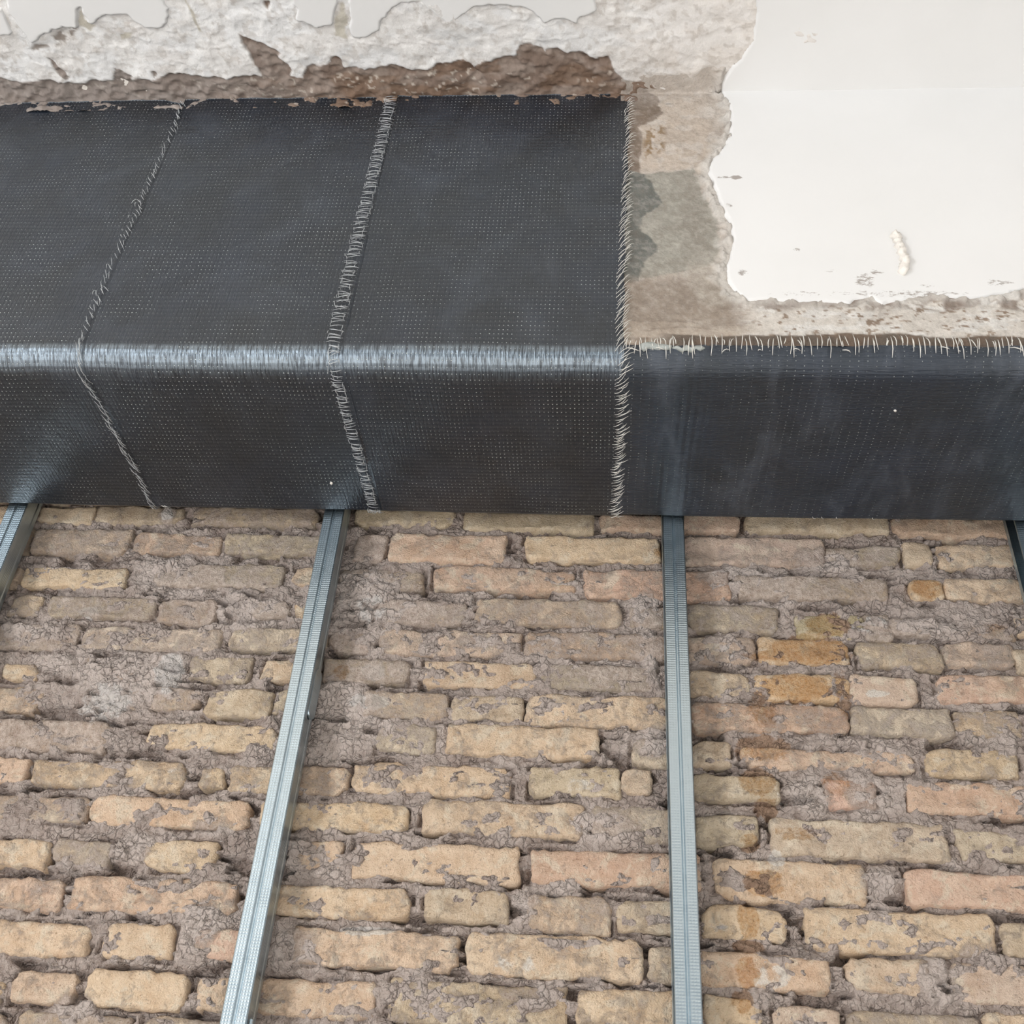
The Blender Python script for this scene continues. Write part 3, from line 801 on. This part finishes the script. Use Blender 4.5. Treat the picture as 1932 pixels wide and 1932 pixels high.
col = paint(col, zone([(1280, 330), (1320, 330), (1345, 420), (1350, 490), (1290, 505)], .02) * .5, (156, 146, 132))
col = paint(col, zone([(1172, 318), (1214, 330), (1234, 352), (1252, 382), (1230, 402), (1212, 414), (1200, 428), (1218, 442), (1236, 460), (1240, 475), (1222, 496), (1212, 512), (1206, 534), (1172, 534)]), (116, 117, 110))
low = sstep(px_chart(1250, 512)[1], px_chart(1250, 545)[1], S)
col = paint(col, low * zone([(1150, 500), (1345, 500), (1400, 580), (1420, 660), (1150, 660)], .02) * .85, (150, 132, 114))
col = paint(col, zone([(1300, 500), (1376, 490), (1400, 575), (1330, 580), (1300, 540)], .008) * .6, (186, 174, 158))
st = fbm(X / .05, S / .008, 4, 531)
col = paint(col, (1 - sstep(px_chart(1250, 640)[1], px_chart(1250, 575)[1], S)) * sstep(.42, .55, st) * .8, (196, 178, 158))
cream = sstep(px_chart(1370, 600)[0], px_chart(1460, 600)[0], X) * (1 - sstep(px_chart(1600, 610)[1], px_chart(1600, 600)[1], -S) * 0)
col = paint(col, cream * .95, (224, 214, 202))
col = paint(col, cream * sstep(.54, .62, fbm(X / .035, S / .014, 4, 541)) * .6, (240, 236, 230))
col = paint(col, cream * sstep(.67, .72, fbm(X / .010, S / .005, 3, 551)) * .9, (146, 118, 92))
col = paint(col, cream * sstep(px_chart(1600, 584)[1] - .010, px_chart(1600, 578)[1], S + (fbm(X / .05, S / .05, 3, 561) - .5) * .02) * sstep(.42, .52, fbm(X / .03, S / .02, 3, 571)), (150, 132, 118))
for f_, a_, sd_ in ((.05, .07, 621), (.016, .13, 631), (.006, .16, 641)):
    q_ = fbm(X / f_, S / f_, 3, sd_)
    col = paint(col, sstep(.55, .70, q_) * a_, (222, 210, 196)); col = paint(col, sstep(.45, .30, q_) * a_, (126, 108, 92))
dc = poly_sdf(wx, wsn, cpoly(COAT_R))
rim = sstep(-.022, -.004, dc + (fbm(X / .02, S / .02, 3, 651) - .5) * .030) * sstep(px_chart(1400, 600)[1], px_chart(1400, 560)[1], S) * sstep(.006, .001, dc)
col = paint(col, rim * .75, (222, 214, 204))
# strip of raw brown substrate just above the lower carbon edge
eb = px_chart(1500, 634)[1] + (fbm(X / .04, X * 0, 3, 581) - .5) * .014
col = paint(col, sstep(.0015, -.0015, S - eb) * sstep(px_chart(1290, 640)[0] - .05, px_chart(1290, 640)[0], X), (116, 101, 88))
col = paint(col, sstep(.0015, -.0015, S - eb) * sstep(.6, .66, fbm(X / .03, S / .03, 3, 591)) * .4, (136, 108, 86))
h = .0015 + (fbm(X / .07, S / .06, 3, 601) - .5) * .004 + (fbm(X / .012, S / .010, 3, 611) - .5) * .0022
col = paint(col, sstep(SC - .06, SC + .03, S) * .55, (208, 196, 184))
h += rim * (.001 + .0075 * sstep(.45, .7, fbm(X / .014, S / .018, 3, 661)))
h += cream * .0025 * sstep(0, .004, S - eb)
P = CH.at(X.ravel(), S.ravel(), h.ravel())
grey_ = col.mean(axis=-1, keepdims=True)
col = (col * .82 + grey_ * .18) * np.array([.80, .81, .82])   # weathered lime and cement, greyer than fresh plaster
P, Q, cc_ = keep_cells(P, grid_quads(len(gx), len(gs), True), (dc < .03).ravel(), col.reshape(-1, 3))
me = quads_mesh('bare_face', P, Q, {'Col': cc_})
tag(under_beam('bare_face', me, M['bare']), 'stripped patchy grey and brown concrete beside the carbon sheet')

# ---- the sound white plaster on the right: fascia, cove and ceiling in one skin
X, S, d, P, Q = coat('finish', [COAT_R], .10, 1.75, .06, SC + .50, .0032, .0075, ceiling, '')
def cell(lst):
    out = np.zeros(X.shape)
    for (cx, cy, rx, ry, a) in lst:
        x, s = px_chart(cx, cy); x2, _ = px_chart(cx + rx, cy); _, s2 = px_chart(cx, cy - ry)
        out = np.maximum(out, a * (1 - sstep(.3, 1.2, np.hypot((X - x) / (x2 - x), (S - s) / (s2 - s)))))
    return out
sc = cell([(1388, 342, 14, 5, 1.2), (1365, 342, 25, 3, .7), (1630, 535, 28, 18, .62), (1650, 520, 20, 8, .55), (1565, 518, 18, 5, .55), (1400, 520, 14, 9, .6), (1505, 478, 14, 6, .5), (1375, 395, 10, 8, .5), (1750, 545, 20, 6, .5), (1880, 540, 40, 10, .5), (1700, 560, 200, 9, .5), (1500, 560, 90, 8, .4)])
mask = np.zeros((X.size, 3)); mask[:, 0] = sc.ravel()
want = (d > -.006).ravel()
split = SC - RC - .012
up = (S.ravel()[Q].mean(axis=1) > split)
Pu, Qu, mu = keep_cells(P, Q[up], want, mask)
tag(link_obj('finish_coat', quads_mesh('finish_coat', Pu, Qu, {'mask': mu}), M['white'], ceiling), 'smooth white plaster on the right-hand ceiling, with its cove')
Pd, Qd, md = keep_cells(P, Q[~up], want, mask)
tag(under_beam('finish_coat', quads_mesh('finish_coat', Pd, Qd, {'mask': md}), M['white']), 'smooth white plaster left on the side of the beam')

# thin ragged edge of older plaster along the torn border and crumbs
def lump(name, pts, rad, mat, parent, seed, nseg=10):
    """a knobbly roll through 3D points"""
    pts = [Vector(p) for p in pts]
    v = []; f = []
    N = len(pts)
    for i, p in enumerate(pts):
        d = (pts[min(i + 1, N - 1)] - pts[max(i - 1, 0)]).normalized()
        a = d.cross(Vector((0.3, -1, 0.2))).normalized(); b_ = d.cross(a)
        rr = rad * (0.35 if i in (0, N - 1) else 1.0)
        for k in range(nseg):
            t = 2 * math.pi * k / nseg
            q = rr * (0.45 + 1.1 * float(vnoise(np.array(i * 1.3 + seed), np.array(k * 1.1), seed)))
            v.append(p + (a * math.cos(t) + b_ * math.sin(t)) * q)
    for i in range(N - 1):
        for k in range(nseg):
            k2 = (k + 1) % nseg
            f.append((i * nseg + k, i * nseg + k2, (i + 1) * nseg + k2, (i + 1) * nseg + k))
    f.append(list(range(nseg))[::-1]); f.append([(N - 1) * nseg + k for k in range(nseg)])
    me = mesh_raw(name, v, f)
    return me
def c3(x, y, h):
    X_, s_ = px_chart(x, y)
    return CH.at(np.array([X_]), np.array([s_]), np.array([h]))[0]
dr = [(np.interp(q, [0, .25, .5, .75, 1], [1684, 1694, 1700, 1706, 1701]), 447 + q * 79) for q in np.linspace(0, 1, 26)]
pl = [c3(x + random.uniform(-1.5, 1.5), y, .009) for x, y in dr]
o = under_beam('plaster_drip', lump('plaster_drip', pl, .0068, M['crumb'], None, 5), M['crumb'])
tag(o, 'knobbly white plaster drip stuck on the smooth plaster')
# grey resin smear where the two carbon layers meet
for k, (xa, xb, y, r) in enumerate([(1205, 1268, 655, .006), (1268, 1330, 660, .004)]):
    pl = [c3(xa + (xb - xa) * i / 7, y + random.uniform(-3, 3), .001) for i in range(8)]
    under_beam('resin_smear', lump('resin_smear', pl, r, M['resin'], None, 40 + k), M['resin'])

# ---- carbon sheets
def carbon(name, x0f, x1f, s_top, s_end, mat, label, h0, seed, res=.006):
    """x0f/x1f: edge position as a function of s; s_top(x): ragged upper edge"""
    ss = np.concatenate([np.linspace(0, 1, 90)])
    knots = np.concatenate([np.linspace(0, S_BEND0, 84), np.linspace(S_BEND0, S_BEND1, 20)[1:], np.linspace(S_BEND1, S_REAR, 56)[1:], np.linspace(S_REAR, S_REAR + .012, 8)[1:], np.linspace(S_REAR + .012, s_end, 8)[1:]])
    nx = int(abs(x1f(0.3) - x0f(0.3)) / res) + 2
    uu = np.linspace(0, 1, nx)
    top = s_top(x0f(0.0) + (x1f(0.0) - x0f(0.0)) * uu)
    U, K = np.meshgrid(uu, knots, indexing='ij')
    # upper edge: squeeze the first part of the sheet so that it starts at the ragged line
    tm = float(np.max(top)) + .06
    K2 = np.where(K < tm, top[:, None] + (K / tm) * (tm - top[:, None]), K) if tm < S_BEND0 else np.maximum(K, top[:, None])
    XX = x0f(K2) + (x1f(K2) - x0f(K2)) * U
    h = h0 + (fbm(XX / .22, K2 / .18, 3, seed) - .5) * .0045
    shape = XX.shape
    P = bp(XX.ravel(), K2.ravel(), h.ravel())
    Q = grid_quads(shape[0], shape[1], True)
    # turned-in border so that the cloth has thickness
    idx = np.arange(shape[0] * shape[1]).reshape(shape)
    ring = np.concatenate([idx[:, 0], idx[-1, 1:], idx[-2::-1, -1], idx[0, -2:0:-1]])
    inner = bp(XX.ravel()[ring], K2.ravel()[ring], np.full(len(ring), -.003))
    b0 = len(P); n = len(ring)
    side = np.stack([ring, np.roll(ring, -1), b0 + (np.arange(n) + 1) % n, b0 + np.arange(n)], -1)[:, ::-1]
    uv = np.stack([XX.ravel(), K2.ravel()], -1)
    uv = np.concatenate([uv, uv[ring]])
    me = quads_mesh(name, np.concatenate([P, inner]), np.concatenate([Q, side]), None, uv)
    o = under_beam(name, me, mat)
    if label: tag(o, label)
    return o
e1 = lambda s: SEAM1 + .004 * np.sin(np.asarray(s) * 9) + 0 * np.asarray(s)
e2 = lambda s: SEAM2 + .003 * np.sin(np.asarray(s) * 7 + 1)
e3 = lambda s: np.interp(s, [0, .12, .45, .66, 1.1], [.037, .036, .030, .028, .022]) + .0012 * np.sin(np.asarray(s) * 60)
far = lambda s: -1.7 + 0 * np.asarray(s)
def top_from(pts, seed):
    c = [(px_chart(x, y)[0], max(.002, SC - px_chart(x, y)[1] if px_chart(x, y)[1] < SC else .002)) for x, y in pts]
    xs = [a for a, _ in c]; ts = [b for _, b in c]
    return lambda x: np.interp(x, xs, ts) + (fbm(np.asarray(x) / .012, np.asarray(x) * 0, 2, seed) - .5) * .004
t1 = top_from([(-400, 205), (0, 196), (120, 190), (230, 187), (310, 188), (330, 195), (345, 198)], 1)
t2 = top_from([(340, 184), (430, 186), (560, 184), (640, 184), (745, 180)], 2)
t3 = top_from([(745, 180), (850, 176), (920, 171), (1000, 168), (1060, 167), (1120, 169), (1186, 178)], 3)
# push the upper edges a little below the ceiling corner so that the mortar line shows above
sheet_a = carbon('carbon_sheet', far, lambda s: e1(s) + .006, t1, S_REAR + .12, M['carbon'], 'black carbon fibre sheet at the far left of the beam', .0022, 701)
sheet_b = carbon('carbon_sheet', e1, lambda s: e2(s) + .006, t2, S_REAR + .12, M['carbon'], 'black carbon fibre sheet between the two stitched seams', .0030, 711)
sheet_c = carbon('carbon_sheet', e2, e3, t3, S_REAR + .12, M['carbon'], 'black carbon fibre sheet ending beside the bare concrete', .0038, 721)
tl = lambda x: (S_BEND0 - .0005) + (fbm(np.asarray(x) / .05, np.asarray(x) * 0, 3, 731) - .5) * .006
strip = carbon('carbon_strip', lambda s: .018 + 0 * np.asarray(s), lambda s: 1.6 + 0 * np.asarray(s), tl, S_REAR + .12, M['carbon_long'], 'blue-black carbon fibre strip laid lengthwise along the soffit', .0022, 741)

# ---- loose glass fibres along the cut edges
def fibres(name, strands, rad, mat, parent, label):
    v = []; f = []
    for st in strands:
        b0 = len(v)
        n = len(st)
        for i, p in enumerate(st):
            p = Vector(p)
            d = (Vector(st[min(i + 1, n - 1)]) - Vector(st[max(i - 1, 0)])).normalized()
            a = d.cross(Vector((0.37, 0.81, 0.44))).normalized(); b_ = d.cross(a)
            r = rad * random.uniform(.75, 1.15) * (0.55 if i in (0, n - 1) else 1)
            for k in range(4):
                t = math.pi / 2 * k
                v.append(p + a * math.cos(t) * r + b_ * math.sin(t) * r)
        for i in range(n - 1):
            for k in range(4):
                k2 = (k + 1) % 4
                f.append((b0 + i * 4 + k, b0 + i * 4 + k2, b0 + i * 4 + 4 + k2, b0 + i * 4 + 4 + k))
        f.append((b0 + 3, b0 + 2, b0 + 1, b0)); e = b0 + (n - 1) * 4
        f.append((e, e + 1, e + 2, e + 3))
    me = mesh_raw(name, v, f)
    o = link_obj(name, me, mat, parent)
    return tag(o, label, kind='stuff')
U = random.uniform
def strand(x, s, dx, ds, lift=.003, h=.0045, n=4, bow=.0015):
    pts = []
    bx, bs = U(-bow, bow), U(-bow, bow)
    for i in range(n):
        t = i / (n - 1); q = 4 * t * (1 - t)
        pts.append(tuple(bp(np.array([x + dx * t + bx * q]), np.array([s + ds * t + bs * q]), np.array([h + lift * q]))[0]))
    return pts
# seam of the first two sheets: short slanted strokes along the join
L = []
s = .012
while s < S_REAR + .004:
    x = float(e1(s))
    if s < S_BEND0 - .01:
        L.append(strand(x - .008 + U(-.003, .003), s - .004, U(.006, .012), U(.012, .022), .002, .0055))
        if random.random() < .3: L.append(strand(x - .005 + U(-.004, .004), s, U(.003, .012), U(.010, .020), .002, .0050))
        s += U(.009, .015)
    else:
        L.append(strand(x - .008 + U(-.003, .003), s, U(.004, .010), U(.014, .024), .002, .0055))
        L.append(strand(x - .003 + U(-.003, .003), s, U(.002, .008), U(.012, .022), .002, .0055))
        s += U(.008, .013)
for _ in range(10):
    s = U(.3, .6); L.append(strand(float(e1(s)) - .010, s, U(-.010, .012), U(.002, .016), .003, .006))
fibres('frayed_seam', L, .00055, M['fibre_grey'], sheet_b, 'grey stitching fibres along the left seam')
# second seam: ladder of crosswise rungs
L = []
s = .010
while s < S_REAR + .010:
    x = float(e2(s)); wd = .021 if s < S_BEND0 else .017
    L.append(strand(x - wd + U(-.003, .002), s + U(-.003, .003), wd + U(-.002, .003), U(-.006, .006), .0015, .0062))
    if random.random() < .45: L.append(strand(x - wd + U(-.002, .002), s, U(-.002, .004), U(.006, .012), .001, .006))
    if random.random() < .35: L.append(strand(x - U(0, .004), s, U(-.002, .002), U(.006, .014), .001, .0062))
    s += U(.0042, .0062)
for _ in range(7): L.append(strand(SEAM2 - U(-.006, .018), S_REAR - .002, U(-.004, .006), U(.006, .016), .003, .005))
fibres('frayed_seam', L, .00050, M['fibre_grey'], sheet_c, 'grey ladder of stitching fibres along the middle seam')
# right-hand cut edge: bristling white hairs
L = []
s = .020
while s < S_REAR + .006:
    x = float(e3(s))
    if s < S_BEND0:
        k = min(1, .45 + s)
        L.append(strand(x - .012 * k + U(-.002, .002), s + .014 * k, .013 * k + U(0, .008), -(.018 + U(0, .010)) * k, .003, .0055))
        if random.random() < .8: L.append(strand(x - .002 + U(-.002, .002), s + .010, .010 + U(0, .005), -(.014 + U(0, .008)) * k, .003, .0050))
        s += U(.0065, .0105)
    else:
        L.append(strand(x - .008 + U(-.003, .003), s + .010, .018 + U(-.004, .006), -U(.008, .018), .003, .0055))
        if random.random() < .6: L.append(strand(x - .004, s + .006, .014 + U(-.004, .004), -U(.004, .016), .003, .0050))
        s += U(.0055, .0085)
fibres('frayed_edge', L, .00055, M['fibre_white'], sheet_c, 'white glass fibre hairs along the right edge')
# upper edge of the lengthwise strip
L = []
x = .034
while x < 1.6:
    s = float(tl(x))
    up = U(.011, .021) if x > .10 else U(.006, .016)
    dn = U(.002, .022)
    L.append(strand(x + U(-.002, .002), s + dn, U(-.004, .004), -(up + dn), .0025, .0045))
    r = random.random()
    if r < .35: L.append(strand(x + .002, s + U(-.002, .006), U(-.007, .007), -U(.010, .018), .0025, .0045))
    if r < .12: L.append(strand(x, s + U(.002, .012), U(-.020, .020), U(-.004, .006), .002, .0045))
    x += U(.0055, .0100)
fibres('frayed_edge', L, .00070, M['fibre_white'], strip, 'row of upright white fibre hairs on the strip edge')
L = [strand(xx, S_REAR - .001, U(.006, .012), U(.006, .012), .001, .003) for xx in (.36, .375, .40, .46, -.79, -.785)]
fibres('frayed_edge', L, .0006, M['fibre_white'], strip, 'few white hairs at the rear edge of the strip')
# specks of plaster fallen on the soffit, and the lump by the left seam
def speck(px_, py_, r, parent, seed):
    d_ = ray(px_, py_); k = (ZS - CAMZ) / d_[2]
    c = Vector((d_[0] * k, d_[1] * k, ZS - .004))
    pts = [c + Vector((U(-.2, .2) * r, -r * .9 + r * .45 * i, U(-.1, .1) * r)) for i in range(5)]
    o = link_obj('plaster_speck', lump('speck', pts, r * .7, None, None, seed, 7), M['crumb'], parent)
    return o
speck(626, 908, .0034, sheet_b, 3); speck(1688, 771, .0026, strip, 4)

# ================================================================== METAL STUDS
def stud(x_left, label, flap=False):
    """C-profile drywall stud: front flange with a centre groove, web on the right, rear flange and lips"""
    w, dp, th = .0364, .0445, .0012
    z0, z1 = 0.0, ZC - .02
    t = empty('metal_stud', (x_left + w / 2, YS + dp / 2, 0))
    tag(t, label, 'stud', 'drywall studs in front of the brick wall')
    def strip_mesh(path, zl, zh, nz_=2):
        v = []; f = []
        # thicken the open path
        path = [Vector((a, b_)) for a, b_ in path]
        n = len(path); off = []
        for i in range(n):
            d = (path[min(i + 1, n - 1)] - path[max(i - 1, 0)]).normalized()
            off.append(Vector((-d.y, d.x)) * th)
        for z in (zl, zh):
            for i in range(n): v.append((path[i].x - w / 2, path[i].y - dp / 2, z))
            for i in range(n): q = path[i] + off[i]; v.append((q.x - w / 2, q.y - dp / 2, z))
        m_ = 2 * n
        for i in range(n - 1):
            f.append((i, i + 1, m_ + i + 1, m_ + i)); f.append((n + i + 1, n + i, m_ + n + i, m_ + n + i + 1))
            f.append((i + 1, i, n + i, n + i + 1)); f.append((m_ + i, m_ + i + 1, m_ + n + i + 1, m_ + n + i))
        f.append((0, m_, m_ + n, n)); f.append((n - 1, 2 * n - 1, m_ + 2 * n - 1, m_ + n - 1))
        return mesh_raw('profile', v, f, False)
    g = .0022
    c = w / 2
    # y grows away from the camera; front flange at y = 0
    link_obj('front_flange', strip_mesh([(0, .0016), (.0012, 0), (c - .0030, 0), (c - .0008, g), (c + .0008, g), (c + .0030, 0), (w - .0016, 0), (w, .0016)], z0, z1), M['steel'], t)
    link_obj('web', strip_mesh([(w, .0016), (w, .012), (w - .0012, .0145), (w - .0012, .0315), (w, .034), (w, dp - .0012)], z0, z1), M['steel'], t)
    link_obj('rear_flange', strip_mesh([(w, dp - .0012), (w - .0014, dp), (.0, dp)], z0, z1), M['steel'], t)
    link_obj('lip', strip_mesh([(.0012, .007), (.0, .0016)], z0, z1), M['steel'], t)
    link_obj('lip', strip_mesh([(.0, dp), (.0012, dp - .007)], z0, z1), M['steel'], t)
    return t, w, dp
SX = [(610, 970), (1250, 975)]
xl1 = -.4955; xl2 = .1068
LB = {0: 'galvanised steel stud cut off by the left edge of the photo', 1: 'galvanised steel stud left of centre, with an oblong punched flap in its side',
      2: 'galvanised steel stud right of centre, nearly upright', 3: 'galvanised steel stud just peeking in at the right edge of the photo'}
studs = []
for i, xl in enumerate((-1.0876, xl1, xl2, .7026)):
    studs.append(stud(xl, LB[i]))
t1_, w, dp = studs[1]
# oblong punched flap on the web of the second stud
zc_flap = CAMZ + 0.0
x_, z_ = None, None
d_ = ray(590, 1306); kx = (xl1 + w) / d_[0]
zf = CAMZ + d_[2] * kx; yf = d_[1] * kx
v = []; f = []
hh, ww = .044, .0135
N = 24
for lay in (0, 1):
    for i in range(N):
        a = 2 * math.pi * i / N
        cy = math.cos(a) * ww; cz = math.sin(a) * ww + (hh - ww) * (1 if math.sin(a) >= 0 else -1)
        v.append((w / 2 + .0002 + (.0011 + .0045 * (cy + ww) / (2 * ww) if lay else 0), YS + .023 + cy * (1 - .1 * lay) - (YS + dp / 2), zf + cz))
for i in range(N):
    j = (i + 1) % N
    f.append((i, j, N + j, N + i))
f.append([N + i for i in range(N)])
link_obj('cable_flap', mesh_raw('cable_flap', v, f, False), M['steel'], t1_)
# screw tip standing out of the web near the bottom of the frame
d_ = ray(472, 1925); kx = (xl1 + w + .004) / d_[0]
zsw = CAMZ + d_[2] * kx
v = []; f = []
NR, NS = 26, 10
for i in range(NR):
    t = i / (NR - 1); r = .0024 + (.0009 if i % 2 else 0)
    if i == NR - 1: r = .0006
    for k_ in range(NS):
        a = 2 * math.pi * k_ / NS
        v.append((w / 2 + .0036 + r * math.cos(a), .010 - dp / 2 + r * math.sin(a), zsw - .045 + t * .050))
for i in range(NR - 1):
    for k_ in range(NS):
        k2 = (k_ + 1) % NS
        f.append((i * NS + k_, i * NS + k2, (i + 1) * NS + k2, (i + 1) * NS + k_))
f.append([(NR - 1) * NS + k_ for k_ in range(NS)]); f.append(list(range(NS))[::-1])
tag(link_obj('threaded_rod', mesh_raw('threaded_rod', v, f), M['steel'], t1_), 'shiny threaded screw end beside the stud')
